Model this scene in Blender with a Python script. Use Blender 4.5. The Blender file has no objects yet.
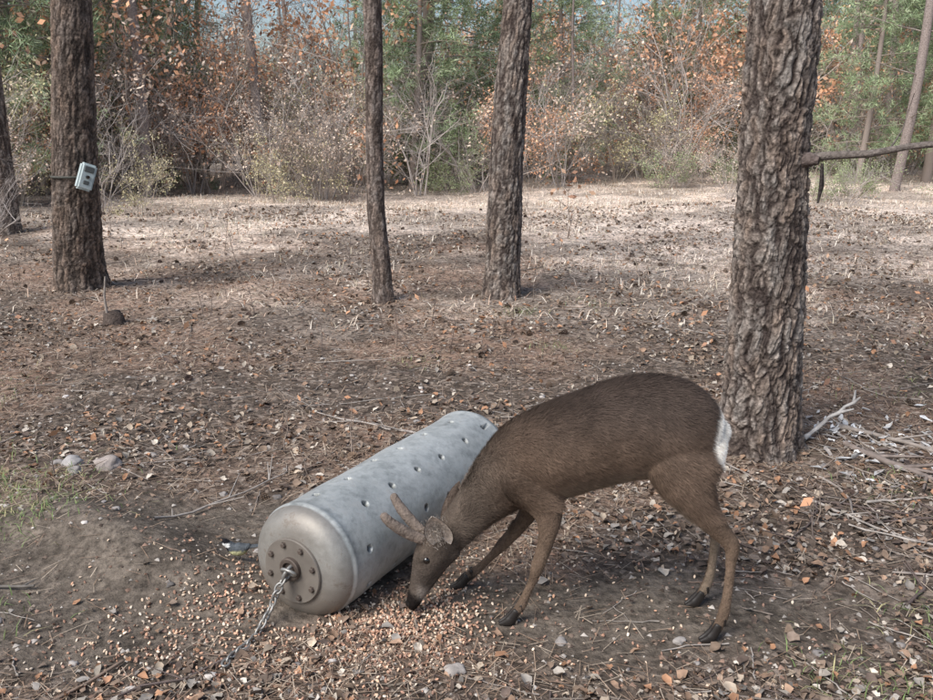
import bpy, math, random, bmesh
import numpy as np
from mathutils import Vector, noise, Matrix
rng=np.random.default_rng(7); random.seed(7)
scene=bpy.context.scene
COL=scene.collection
# ------------------------------------------------------------------ helpers
def hash2(ix,iy,seed):
    h=(ix*374761393+iy*668265263+seed*1442695041)&0x7fffffff
    h=((h^(h>>13))*1274126177)&0x7fffffff
    return ((h^(h>>16))&0xffff)/65535.0
def vnoise(x,y,f=1.0,seed=0):
    x=np.asarray(x,dtype=np.float64)*f+1000.0; y=np.asarray(y,dtype=np.float64)*f+1000.0
    ix=np.floor(x).astype(np.int64); iy=np.floor(y).astype(np.int64)
    fx=x-ix; fy=y-iy; fx=fx*fx*(3-2*fx); fy=fy*fy*(3-2*fy)
    a=hash2(ix,iy,seed);b=hash2(ix+1,iy,seed);c=hash2(ix,iy+1,seed);d=hash2(ix+1,iy+1,seed)
    return (a*(1-fx)+b*fx)*(1-fy)+(c*(1-fx)+d*fx)*fy
def fbm(x,y,f,seed=0,o=4):
    s=0;a=1;t=0
    for i in range(o):
        s=s+a*vnoise(x,y,f*2**i,seed+i*17); t+=a; a*=.5
    return s/t
def sstep(a,b,x):
    t=np.clip((x-a)/(b-a),0,1); return t*t*(3-2*t)
def hz(x,y):
    x=np.asarray(x,float);y=np.asarray(y,float)
    d=np.hypot(x,y-2.5)
    big=(fbm(x,y,.22,3,3)-.5)*.5*sstep(4,14,d)
    m=.10*np.exp(-(((x+1.15)*.55+(y-2.75)*.85)**2)/.030-(((x+1.15)*.85-(y-2.75)*.55)**2)/.45)
    m-=.03*np.exp(-((x+.75)**2/.12+(y-3.0)**2/.2))
    med=(fbm(x,y,1.3,9,3)-.5)*.06*sstep(.9,2.2,d)
    fine=(fbm(x,y,9,21,3)-.5)*.030*(0.4+.6*sstep(.8,2.0,d))
    return big+m+med+fine
def mk(name,V,F,mat=None,col=None,smooth=False,parent=None):
    V=np.asarray(V,dtype=np.float32).reshape(-1,3)
    me=bpy.data.meshes.new(name)
    if isinstance(F,np.ndarray):
        k=F.shape[1];n=len(F)
        me.vertices.add(len(V));me.vertices.foreach_set('co',V.ravel())
        me.loops.add(n*k);me.loops.foreach_set('vertex_index',F.astype(np.int32).ravel())
        me.polygons.add(n)
        me.polygons.foreach_set('loop_start',np.arange(0,n*k,k,dtype=np.int32))
        me.polygons.foreach_set('loop_total',np.full(n,k,dtype=np.int32))
        me.update(calc_edges=True); me.validate()
    else:
        me.from_pydata(V.tolist(),[],F); me.update()
    if col is not None:
        c=np.ones((len(V),4),np.float32); c[:,:3]=col
        a=me.color_attributes.new('Col','FLOAT_COLOR','POINT'); a.data.foreach_set('color',c.ravel())
    if smooth: me.polygons.foreach_set('use_smooth',np.ones(len(me.polygons),bool))
    if mat: me.materials.append(mat)
    ob=bpy.data.objects.new(name,me); COL.objects.link(ob)
    if parent: ob.parent=parent
    return ob
def empty(name):
    e=bpy.data.objects.new(name,None); e.empty_display_size=.1; COL.objects.link(e); return e
def nrm(v): return v/np.maximum(np.linalg.norm(v,axis=-1,keepdims=True),1e-9)
class Tubes:
    def __init__(s): s.V=[];s.F=[];s.C=[];s.n=0
    def add(s,pts,rad,k=5,col=(.1,.1,.1)):
        pts=np.asarray(pts,float);rad=np.asarray(rad,float);m=len(pts)
        t=np.gradient(pts,axis=0);t=nrm(t)
        ref=np.array([.31,.17,.93]) if abs(t[0][2])<.9 else np.array([1,.1,.0])
        a=nrm(np.cross(t,ref));b=np.cross(t,a)
        an=np.arange(k)*2*np.pi/k
        ring=pts[:,None]+rad[:,None,None]*(np.cos(an)[None,:,None]*a[:,None]+np.sin(an)[None,:,None]*b[:,None])
        s.V.append(ring.reshape(-1,3))
        i=np.arange(m-1)[:,None]*k;j=np.arange(k)[None];j2=(j+1)%k
        s.F.append(np.stack([i+j,i+j2,i+k+j2,i+k+j],-1).reshape(-1,4)+s.n)
        s.C.append(np.tile(np.array(col)[None],(m*k,1)))
        s.n+=m*k
    def arrays(s): return np.concatenate(s.V),np.concatenate(s.F),np.concatenate(s.C)
# ------------------------------------------------------------------ materials
def mat_new(name):
    m=bpy.data.materials.new(name);m.use_nodes=True
    nt=m.node_tree;b=nt.nodes['Principled BSDF'];return m,nt,b
def mat_col(name,rough=.9,noise_scale=0,namt=.4,bump=0,bscale=60,spec=.2):
    m,nt,b=mat_new(name);N=nt.nodes;L=nt.links
    a=N.new('ShaderNodeAttribute');a.attribute_name='Col'
    out=a.outputs['Color']
    tc=N.new('ShaderNodeTexCoord')
    if noise_scale:
        n=N.new('ShaderNodeTexNoise');n.inputs['Scale'].default_value=noise_scale;n.inputs['Detail'].default_value=5
        L.new(tc.outputs['Object'],n.inputs['Vector'])
        mr=N.new('ShaderNodeMapRange');mr.inputs[1].default_value=.3;mr.inputs[2].default_value=.7
        mr.inputs[3].default_value=1-namt;mr.inputs[4].default_value=1+namt
        L.new(n.outputs['Fac'],mr.inputs[0])
        mx=N.new('ShaderNodeVectorMath');mx.operation='SCALE'
        L.new(out,mx.inputs[0]);L.new(mr.outputs[0],mx.inputs['Scale']);out=mx.outputs[0]
    L.new(out,b.inputs['Base Color'])
    b.inputs['Roughness'].default_value=rough
    b.inputs['Specular IOR Level'].default_value=spec
    if bump:
        n=N.new('ShaderNodeTexNoise');n.inputs['Scale'].default_value=bscale;n.inputs['Detail'].default_value=6
        L.new(tc.outputs['Object'],n.inputs['Vector'])
        bp=N.new('ShaderNodeBump');bp.inputs['Strength'].default_value=bump;bp.inputs['Distance'].default_value=.01
        L.new(n.outputs['Fac'],bp.inputs['Height']);L.new(bp.outputs[0],b.inputs['Normal'])
    return m
def mat_flat(name,c,rough=.6,metal=0,nscale=20,namt=.2,bump=.1,spec=.3):
    m,nt,b=mat_new(name);N=nt.nodes;L=nt.links
    tc=N.new('ShaderNodeTexCoord');n=N.new('ShaderNodeTexNoise');n.inputs['Scale'].default_value=nscale;n.inputs['Detail'].default_value=6
    L.new(tc.outputs['Object'],n.inputs['Vector'])
    r=N.new('ShaderNodeMix');r.data_type='RGBA'
    r.inputs[6].default_value=(*[x*(1-namt) for x in c],1);r.inputs[7].default_value=(*[min(1,x*(1+namt)) for x in c],1)
    L.new(n.outputs['Fac'],r.inputs[0]);L.new(r.outputs[2],b.inputs['Base Color'])
    b.inputs['Roughness'].default_value=rough;b.inputs['Metallic'].default_value=metal;b.inputs['Specular IOR Level'].default_value=spec
    bp=N.new('ShaderNodeBump');bp.inputs['Strength'].default_value=bump;bp.inputs['Distance'].default_value=.005
    L.new(n.outputs['Fac'],bp.inputs['Height']);L.new(bp.outputs[0],b.inputs['Normal'])
    return m
M_bark=mat_col('bark',.95,60,.45,.9,90,.08)
M_twig=mat_col('twig_wood',.9,30,.3)
M_leaf=mat_col('leaf',.85,0,0,spec=.1)
M_litter=mat_col('litter',.9,60,.25,spec=.15)
M_needle=mat_col('needle',.75,0,spec=.15)
M_stone=mat_col('stone',.9,25,.3,.4,60)
M_fur=mat_col('fur',.75,0,spec=.2)
M_hide=mat_col('hide',.9,90,.25,.5,150,.1)
# ------------------------------------------------------------------ ground
def ground_mat():
    m,nt,b=mat_new('forest_soil');N=nt.nodes;L=nt.links
    tc=N.new('ShaderNodeTexCoord')
    a=N.new('ShaderNodeAttribute');a.attribute_name='Col'
    def noi(s,d=8,r=.65):
        n=N.new('ShaderNodeTexNoise');n.inputs['Scale'].default_value=s;n.inputs['Detail'].default_value=d;n.inputs['Roughness'].default_value=r
        L.new(tc.outputs['Object'],n.inputs['Vector']);return n
    n1=noi(5);n2=noi(34);n3=noi(120,4)
    def mr(o,a1,a2,b1,b2):
        q=N.new('ShaderNodeMapRange');q.inputs[1].default_value=a1;q.inputs[2].default_value=a2;q.inputs[3].default_value=b1;q.inputs[4].default_value=b2
        L.new(o,q.inputs[0]);return q.outputs[0]
    f1=mr(n1.outputs['Fac'],.3,.7,.5,1.5);f2=mr(n2.outputs['Fac'],.32,.68,.45,1.6)
    mu=N.new('ShaderNodeMath');mu.operation='MULTIPLY';L.new(f1,mu.inputs[0]);L.new(f2,mu.inputs[1])
    sc=N.new('ShaderNodeVectorMath');sc.operation='SCALE';L.new(a.outputs['Color'],sc.inputs[0]);L.new(mu.outputs[0],sc.inputs['Scale'])
    v=N.new('ShaderNodeTexVoronoi');v.inputs['Scale'].default_value=42;L.new(tc.outputs['Object'],v.inputs['Vector'])
    sp=N.new('ShaderNodeSeparateColor');L.new(v.outputs['Color'],sp.inputs[0])
    g=mr(sp.outputs[0],.78,.84,0,.6)
    mx=N.new('ShaderNodeMix');mx.data_type='RGBA';L.new(g,mx.inputs[0]);L.new(sc.outputs[0],mx.inputs[6]);mx.inputs[7].default_value=(.42,.34,.28,1)
    g2=mr(sp.outputs[1],.76,.82,0,.65)
    mx2=N.new('ShaderNodeMix');mx2.data_type='RGBA';L.new(g2,mx2.inputs[0]);L.new(mx.outputs[2],mx2.inputs[6]);mx2.inputs[7].default_value=(.055,.042,.034,1)
    mk_=N.new('ShaderNodeAttribute');mk_.attribute_name='Lit'
    mx3=N.new('ShaderNodeMix');mx3.data_type='RGBA';L.new(mk_.outputs['Fac'],mx3.inputs[0]);L.new(sc.outputs[0],mx3.inputs[6]);L.new(mx2.outputs[2],mx3.inputs[7])
    L.new(mx3.outputs[2],b.inputs['Base Color'])
    b.inputs['Roughness'].default_value=.95;b.inputs['Specular IOR Level'].default_value=.1
    b1=N.new('ShaderNodeBump');b1.inputs['Strength'].default_value=.9;b1.inputs['Distance'].default_value=.02;L.new(n2.outputs['Fac'],b1.inputs['Height'])
    b2=N.new('ShaderNodeBump');b2.inputs['Strength'].default_value=.6;b2.inputs['Distance'].default_value=.006;L.new(n3.outputs['Fac'],b2.inputs['Height']);L.new(b1.outputs[0],b2.inputs['Normal'])
    L.new(b2.outputs[0],b.inputs['Normal']);return m
def bare(x,y):
    n=(fbm(x,y,3,5,4)-.5)*.9
    a=1.1*np.exp(-(((x+1.0)/1.0)**2+((y-2.65)/.6)**2))
    b2=.8*np.exp(-(((x-.3)/1.0)**2+((y-2.35)/.33)**2))
    return np.clip(sstep(.25,.6,np.maximum(a,b2)+n*.5),0,1)
def clear(x,y):
    n=(fbm(x,y,.45,55,4)-.5)*8+(fbm(x,y,2.2,85,3)-.5)*5
    return sstep(7.2,12.0,y+n+.30*x)
nx,ny=560,640
u=np.linspace(-6,6,nx);v=np.linspace(-4,6,ny)
gx=.9*np.sinh(u);gy=2.5+.9*np.sinh(v)
X,Y=np.meshgrid(gx,gy);Z=hz(X,Y)
i=np.arange(ny-1)[:,None]*nx;j=np.arange(nx-1)[None]
F=np.stack([i+j,i+j+1,i+j+1+nx,i+j+nx],-1).reshape(-1,4)
cl=clear(X,Y);br=bare(X,Y);pn=fbm(X,Y,1.1,77,4)
cA=np.array([.128,.100,.080]);cA2=np.array([.235,.160,.120]);cB=np.array([.80,.66,.55]);cC=np.array([.145,.120,.097])
w=sstep(.38,.62,pn)[...,None]
C=cA*(1-w)+cA2*w
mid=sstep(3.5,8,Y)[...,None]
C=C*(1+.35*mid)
C=C*(1-cl[...,None])+cB*(.62+.5*w)*cl[...,None]  # dry straw tone, brightened further so sunlight on the clearing is in the colour
C=C*(1-br[...,None])+cC*br[...,None]
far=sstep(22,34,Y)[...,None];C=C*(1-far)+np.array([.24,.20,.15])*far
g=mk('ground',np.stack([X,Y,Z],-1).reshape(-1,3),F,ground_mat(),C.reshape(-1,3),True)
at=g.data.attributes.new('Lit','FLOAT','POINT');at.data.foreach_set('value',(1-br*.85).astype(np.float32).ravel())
# ------------------------------------------------------------------ scatter utilities
def rotz(a):
    c,s=np.cos(a),np.sin(a);z=np.zeros_like(a);o=np.ones_like(a)
    return np.stack([np.stack([c,-s,z],-1),np.stack([s,c,z],-1),np.stack([z,z,o],-1)],-2)
def rotx(a):
    c,s=np.cos(a),np.sin(a);z=np.zeros_like(a);o=np.ones_like(a)
    return np.stack([np.stack([o,z,z],-1),np.stack([z,c,-s],-1),np.stack([z,s,c],-1)],-2)
def scatter(name,bv,bf,pos,R,S,cols,mat,smooth=False,jit=None,parent=None):
    n=len(pos);bv=np.asarray(bv,float);bf=np.asarray(bf)
    S=np.asarray(S,float)
    if S.ndim==1:S=S[:,None]*np.ones(3)
    L=bv[None]*S[:,None,:]
    if jit is not None:L=L+jit
    V=np.einsum('nij,nvj->nvi',R,L)+pos[:,None]
    Fa=(bf[None]+(np.arange(n)*len(bv))[:,None,None]).reshape(-1,bf.shape[1])
    return mk(name,V.reshape(-1,3),Fa,mat,np.repeat(cols,len(bv),0),smooth,parent)
def wedge(n,y0,y1,pw=1.0,m=.62,extra=.8):
    y=y0+(y1-y0)*rng.random(n)**pw
    x=(rng.random(n)*2-1)*(y*m+extra)
    return x,y
def pal(P,n,var=.2):
    P=np.array(P);c=P[rng.integers(0,len(P),n)]
    return c*(1+var*rng.normal(size=(n,1))).clip(.4,1.8)
BAR0=np.array([-.492,2.315]);BAR1=np.array([.040,3.275]);BR=.173
def nearbar(x,y,m=0):
    d=BAR1-BAR0;t=np.clip(((x-BAR0[0])*d[0]+(y-BAR0[1])*d[1])/(d@d),0,1)
    return np.hypot(x-BAR0[0]-t*d[0],y-BAR0[1]-t*d[1])<BR*.6+m
n=105000
x,y=wedge(n,1.5,10,1.5);k=(rng.random(n)>bare(x,y)*.93)&(rng.random(n)<.20+1.1*sstep(.3,.7,fbm(x,y,1.1,77,4)))&~nearbar(x,y);x,y=x[k],y[k];n=len(x)
bv=[(-.5,-.5,0),(.5,-.5,0),(.5,.5,0),(-.5,.5,0)];bf=np.array([[0,1,2,3]])
S=np.stack([.0011+.0006*rng.random(n)+.00025*y,.04+.05*rng.random(n),np.ones(n)],-1)
scatter('pine_needle_litter',bv,bf,np.stack([x,y,hz(x,y)+.004+.008*rng.random(n)],-1),rotz(rng.random(n)*6.3)@rotx(rng.normal(size=n)*.15),S,
 pal([(.27,.185,.13),(.37,.27,.195),(.16,.115,.088),(.46,.375,.29)],n),M_litter)
lv=[(0,-.5,0),(.22,-.3,.06),(.36,0,.12),(.22,.33,.07),(0,.5,.02),(-.22,.33,.07),(-.36,0,.12),(-.22,-.3,.06),(0,0,0)]
lf=np.array([[0,1,2,8],[8,2,3,4],[8,4,5,6],[0,8,6,7]])
LEAFP=[(.24,.175,.13),(.30,.20,.14),(.19,.145,.115),(.38,.31,.24),(.50,.44,.37),(.12,.09,.075),(.36,.20,.12),(.30,.27,.24),(.20,.145,.11)]
n=42000
x,y=wedge(n,1.5,14,1.35);k=(rng.random(n)>bare(x,y)*.93)&(rng.random(n)<.12+1.0*sstep(.36,.70,fbm(x,y,1.3,41,4)))&~nearbar(x,y);x,y=x[k],y[k];n=len(x)
S=(.012+.026*rng.random(n)**1.8+.0018*y)[:,None]*np.stack([.7+.6*rng.random(n),np.ones(n),.3+2.6*rng.random(n)],-1)
scatter('fallen_leaves',lv,lf,np.stack([x,y,hz(x,y)+.006+.006*rng.random(n)],-1),rotz(rng.random(n)*6.3)@rotx(rng.normal(size=n)*.55),S,
 pal(LEAFP,n,.22),M_litter,jit=rng.normal(size=(n,9,3))*.0022)
n=40000
x,y=wedge(n,1.5,9,1.6);k=(rng.random(n)>bare(x,y)*.6)&~nearbar(x,y);x,y=x[k],y[k];n=len(x)
tv=[(-.5,-.4,0),(.5,-.3,.05),(.1,.5,0),(0,0,.45)];tf=np.array([[0,1,3],[1,2,3],[2,0,3]])
scatter('bark_crumbs',tv,tf,np.stack([x,y,hz(x,y)+.001],-1),rotz(rng.random(n)*6.3),.006+.016*rng.random(n)**2.5,
 pal([(.16,.12,.095),(.25,.20,.165),(.09,.067,.056),(.42,.38,.34),(.26,.17,.13)],n),M_litter)
P=rng.normal(size=(190,2))*[.30,.22]+[1.75,3.75];P=P[np.hypot(P[:,0]-1.3,P[:,1]-3.7)>.25];n=len(P)
scatter('pale_wood_chips',lv,lf,np.stack([P[:,0],P[:,1],hz(P[:,0],P[:,1])+.012],-1),rotz(rng.random(n)*6.3)@rotx(rng.normal(size=n)*.3),(.02+.035*rng.random(n))[:,None]*np.array([.7,1.5,1.]),
 pal([(.62,.62,.62),(.45,.44,.43),(.30,.27,.25)],n,.1),M_litter,jit=rng.normal(size=(n,9,3))*.003)
T=Tubes()
def twig(x,y,L,r,col,a=None,sag=0):
    a=random.uniform(0,6.3) if a is None else a
    m=9;t=np.linspace(-.5,.5,m);bend=random.gauss(0,.12)
    px=x+L*(t*math.cos(a)-bend*(t*t)*math.sin(a));py=y+L*(t*math.sin(a)+bend*t*t*math.cos(a))
    q_=np.random.default_rng(int(abs(x*997+y*331)));px=px+q_.normal(size=m)*L*.014;py=py+q_.normal(size=m)*L*.014
    pz=hz(px,py);pz=np.maximum(pz,pz.mean())+r*.8+.004+sag*(t+.5)
    T.add(np.stack([px,py,pz],-1),np.linspace(r,r*.5,m)*(1+.15*q_.normal(size=m)),5,col)
    if L>.25:
        for q in range(random.randint(1,5)):
            i0=random.randint(1,7);b=a+random.choice([-1,1])*random.uniform(.4,1.0);l=L*random.uniform(.12,.35)
            s=np.linspace(0,1,4);T.add(np.stack([px[i0]+s*l*math.cos(b),py[i0]+s*l*math.sin(b),pz[i0]+s*l*random.uniform(-.05,.35)],-1),np.linspace(r*.6,r*.25,4),4,col)
tc_=[(.20,.165,.14),(.30,.26,.23),(.13,.10,.09),(.38,.34,.305),(.24,.175,.135)]
x,y=wedge(2100,1.5,12,1.3)
for a,b in zip(x,y):
    if nearbar(a,b,.05):continue
    if random.random()<bare(a,b)*.8: continue
    twig(a,b,random.uniform(.05,.22),random.uniform(.0012,.003),random.choice(tc_))
x,y=wedge(170,1.7,13,1.2)
for a,b in zip(x,y):
    if nearbar(a,b,.3) or (abs(a-.3)<.75 and abs(b-2.35)<.4) or random.random()<bare(a,b)*.8:continue
    twig(a,b,random.uniform(.3,.8),random.uniform(.0025,.006),random.choice(tc_))
for q in range(70):
    a,b=random.gauss(1.8,.45),random.gauss(3.35,.5)
    if math.hypot(a-1.3,b-3.7)>.3 and b<5: twig(a,b,random.uniform(.15,.6),random.uniform(.003,.007),random.choice(tc_))
twig(1.80,3.42,.65,.017,(.22,.18,.16),a=-1.2)
twig(1.95,3.75,.6,.012,(.30,.26,.23),a=-.9)
twig(-1.5,2.48,.35,.008,(.20,.18,.16),a=.05)
twig(.55,3.35,.9,.008,(.24,.20,.17),a=.15)
twig(.1,3.95,.7,.007,(.25,.2,.17),a=.3)
twig(1.66,3.88,.35,.015,(.46,.43,.40),a=.5,sag=.14)
twig(2.3,2.7,.9,.010,(.28,.24,.2),a=1.2)
V,F,C=T.arrays();mk('fallen_twigs',V,F,M_twig,C)
cv=[];cf=[]
for q in range(46):
    t=q/45;a=q*2.4;z=-.5+t;r=.30*math.sin(math.pi*(.12+.86*t))**.7
    p=np.array([r*math.cos(a),r*math.sin(a),z]);o=np.array([math.cos(a),math.sin(a),.35]);s=np.array([-math.sin(a),math.cos(a),0])
    b0=len(cv);cv+=[p*.3+[0,0,z*.6],p+s*.12,p+o*.14+[0,0,.04],p-s*.12];cf+=[[b0,b0+1,b0+2,b0+3]]
n=300
x,y=wedge(n,2.8,15,.8);k=~nearbar(x,y,.1)&(rng.random(n)>bare(x,y));x,y=x[k],y[k];n=len(x)
scatter('pine_cones',cv,np.array(cf),np.stack([x,y,hz(x,y)+.010],-1),rotz(rng.random(n)*6.3)@rotx(1.57+rng.normal(size=n)*.5),.030+.022*rng.random(n)+.0015*y,
 pal([(.15,.11,.085),(.10,.07,.06),(.20,.14,.10)],n),M_litter)
def rock_base(k=0):
    bm=bmesh.new();bmesh.ops.create_icosphere(bm,subdivisions=3,radius=.5)
    for v_ in bm.verts:
        v_.co*=1+.55*(noise.noise(v_.co*2.1+Vector((k*7,3,1))))+.14*noise.noise(v_.co*6)
        v_.co.z*=.62
    V=np.array([v_.co[:] for v_ in bm.verts]);F=np.array([[v_.index for v_ in f.verts] for f in bm.faces]);bm.free();return V,F
rb=[rock_base(k) for k in range(3)]
n=330;x,y=wedge(n,1.6,7,1.2);k=~nearbar(x,y,.1);x,y=x[k],y[k];n=len(x)
scatter('pebbles',rb[0][0],rb[0][1],np.stack([x,y,hz(x,y)+.002],-1),rotz(rng.random(n)*6.3),.010+.026*rng.random(n)**2,pal([(.34,.31,.29),(.22,.20,.19),(.46,.42,.39)],n),M_stone,True)
for (a,b,s,c,kk) in [(-1.648,3.516,.085,(.36,.34,.33),0),(-1.489,3.482,.095,(.36,.31,.28),1),(-.03,2.06,.050,(.40,.36,.33),2),(-1.60,3.42,.05,(.32,.29,.27),1),(-1.73,3.55,.045,(.32,.29,.27),2),(-1.35,3.62,.04,(.3,.27,.25),0),(-1.25,2.95,.03,(.33,.3,.28),2),(-.95,3.25,.028,(.33,.3,.28),1)]:
    V,F=rb[kk];mk('stone',V*s*np.array([1.1,.9,1])+[a,b,float(hz(a,b))+s*.08],F,M_stone,np.tile(np.array(c)[None],(len(V),1)),True)
ov=[];
for zz,rr in [(-.5,.25),(-.2,.5),(.2,.5),(.5,.22)]:
    for q in range(6):ov.append((rr*math.cos(q*1.047),rr*math.sin(q*1.047),zz))
ofc=[[r*6+q,r*6+(q+1)%6,(r+1)*6+(q+1)%6,(r+1)*6+q] for r in range(3) for q in range(6)]+[[0,1,2,3],[0,3,4,5],[18,21,20,19],[18,23,22,21]]
pts=[]
for (cx,cy,sx,sy,m) in [(-.20,2.27,.12,.09,900),(-.28,2.13,.16,.09,600),(-.66,2.42,.13,.15,400),(-.08,2.40,.09,.14,450),(-.80,2.20,.22,.17,500),(-.55,2.10,.32,.12,400),(0,2.2,.6,.3,550),(.1,2.75,.3,.2,250)]:
    pts.append(rng.normal(size=(m,2))*[sx,sy]+[cx,cy])
pts=np.concatenate(pts);pts=pts[~nearbar(pts[:,0],pts[:,1],-.03)]
n=len(pts);x,y=pts[:,0],pts[:,1]
scatter('scattered_maize',ov,np.array(ofc),np.stack([x,y,hz(x,y)+.003+.004*rng.random(n)],-1),rotz(rng.random(n)*6.3)@rotx(rng.random(n)*3),(.0055+.004*rng.random(n))[:,None]*np.array([1,.6,1.25]),
 pal([(.68,.45,.31),(.58,.34,.23),(.76,.59,.44),(.42,.25,.18),(.72,.60,.48),(.32,.20,.15)],n,.15),M_litter,True)
def blades(name,x,y,L,wd,cols,lean=.6,mat=M_litter):
    n=len(x);a=rng.random(n)*6.3;ln=lean*(.4+rng.random(n))
    d=np.stack([np.cos(a),np.sin(a),np.zeros(n)],-1);s=np.stack([-np.sin(a),np.cos(a),np.zeros(n)],-1)
    p0=np.stack([x,y,hz(x,y)-.005],-1);up=np.array([0,0,1.])
    hh=(1-.55*ln).clip(.12,1)
    p1=p0+up*(L*.6*hh)[:,None]+d*(L*ln*.35)[:,None];p2=p0+up*(L*hh*(.95-.3*ln).clip(.3,1))[:,None]+d*(L*ln)[:,None]
    w=wd[:,None]*s
    V=np.stack([p0-w,p0+w,p1+w*.8,p1-w*.8,p2],1).reshape(-1,3)
    b=(np.arange(n)*5)[:,None]
    F=np.concatenate([b+[0,1,2],b+[0,2,3],b+[3,2,4]],0)
    mk(name,V,F,mat,np.repeat(cols,5,0))
n=100000;x,y=wedge(n,6.0,27,.9,.64,1);k=(rng.random(n)<clear(x,y)*(.2+1.0*sstep(.4,.65,fbm(x,y,.9,66,3)))+.04);x,y=x[k],y[k];n=len(x)
blades('dry_grass',x,y,.05+.13*rng.random(n),.0018+.0002*y,pal([(.76,.65,.54),(.68,.56,.45),(.82,.73,.62),(.58,.42,.32),(.54,.47,.35)],n,.15),1.3)
pts=[]
for (cx,cy,s,m) in [(.39,6.55,.08,160),(-1.80,3.14,.20,800),(.55,5.5,.07,80),(-3.0,12,.3,160),(1.65,3.25,.1,80),(.95,6.8,.1,80),(-1.4,2.3,.08,70),(2.8,8.5,.25,160),(1.9,2.4,.12,90),(-.3,5.2,.1,50),(3.4,5.6,.3,160),(-2.3,3.6,.18,260),(1.0,2.0,.10,140),(1.35,2.25,.12,140),(-2.6,4.6,.25,160),(2.4,4.6,.25,140),(-1.55,2.9,.10,160)]:
    pts.append(rng.normal(size=(m,2))*s+[cx,cy])
pts=np.concatenate(pts);n=len(pts)
blades('grass_tufts',pts[:,0],pts[:,1],.03+.05*rng.random(n),.0014+.0005*rng.random(n),pal([(.15,.21,.08),(.20,.25,.11),(.36,.33,.18)],n),.9)
# ------------------------------------------------------------------ pine trees (main trunks)
def trunk_mesh(name,path,rad,parent,nth=160,nz=520,scale=1.0,depth=.016,flare=.3,cols=((.31,.28,.255),(.062,.048,.043),(.31,.22,.165)),seed=0):
    path=np.array(path,float);zs=path[:,2];z=np.linspace(0,1,nz)**1.35*(zs[-1]-zs[0])+zs[0]
    cx=np.interp(z,zs,path[:,0]);cy=np.interp(z,zs,path[:,1])
    kk=25;ker=np.ones(kk)/kk
    cx=np.convolve(np.pad(cx,kk//2,'edge'),ker,'valid');cy=np.convolve(np.pad(cy,kk//2,'edge'),ker,'valid')
    r=np.interp(z,zs,rad)
    V=np.zeros((nz,nth,3));C=np.zeros((nz,nth,3))
    A,B,Rr=[np.array(c) for c in cols]
    nn=noise.noise
    for a in range(nz):
        for b in range(nth):
            th=b/nth*2*math.pi;ct,st=math.cos(th),math.sin(th)
            zz=z[a];fl=flare*math.exp(-max(zz,0)/.10)*(1+.5*math.sin(th*4+seed)+.3*math.sin(th*7+seed*2))*.5
            R=r[a]*(1+fl+.05*math.sin(th*2+zz*1.3+seed))
            q=Vector((ct*r[a],st*r[a],zz))
            q5=q*14+Vector((seed,0,0));w1=nn(q5);w2=nn(q5+Vector((31,7,3)));w3=nn(q*4+Vector((5,seed,0)))
            P=Vector((q.x*25/scale+w1*.75+w3*.9,q.y*25/scale+w2*.75,q.z*8.5/scale+w1*.9+w3*1.2))
            d,_=noise.voronoi(P)
            e=min(1,max(0,(d[1]-d[0])*2.2))
            P2=Vector((P.x*2.4,P.y*2.4,P.z*4));d2,_=noise.voronoi(P2);e2=min(1,(d2[1]-d2[0])*2.2)
            fur=nn(Vector((q.x*38,q.y*38,q.z*5+seed)))
            big=nn(P*.5)
            f3=nn(P2*1.9)
            hgt=(e**.6)*(.6+.4*big)+.25*e2+.38*fur+.22*f3
            R+=depth*(hgt-.55)
            V[a,b]=(cx[a]+R*ct,cy[a]+R*st,zz)
            m=min(1,max(0,.08+e*.95+fur*.85+f3*.35))*(.55+.45*e2);tt=min(1,max(0,.5+.9*nn(P*.8+Vector((9,9,9)))))
            c=(A*(1-tt*.7)+Rr*tt*.7)*(1+.45*nn(P*3+Vector((4,4,4)))+.2*f3)
            C[a,b]=B*(1-m)+c*m
    i=np.arange(nz-1)[:,None]*nth;j=np.arange(nth)[None];j2=(j+1)%nth
    F=np.stack([i+j,i+j2,i+nth+j2,i+nth+j],-1).reshape(-1,4)
    return mk(name,V.reshape(-1,3),F,M_bark,C.reshape(-1,3),True,parent)
def needle_tufts(P,D,nb,L,wd,col,var=.25):
    n=len(P);Pp=np.repeat(P,nb,0);Dp=np.repeat(D,nb,0)
    d=nrm(Dp*.9+rng.normal(size=(n*nb,3))*.75);s=nrm(np.cross(d,rng.normal(size=(n*nb,3))))
    l=L*(.6+.6*rng.random((n*nb,1)));Pp=Pp+rng.normal(size=(n*nb,3))*L*.3
    V=np.stack([Pp-s*wd,Pp+s*wd,Pp+d*l],1).reshape(-1,3)
    F=np.arange(n*nb*3).reshape(-1,3)
    c=np.repeat(pal(col,n,var),nb*3,0)*(.8+.4*rng.random((n*nb*3,1)))
    return V,F,c
GREEN=[(.075,.105,.042),(.10,.135,.055),(.055,.08,.035),(.13,.155,.07)]
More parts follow.
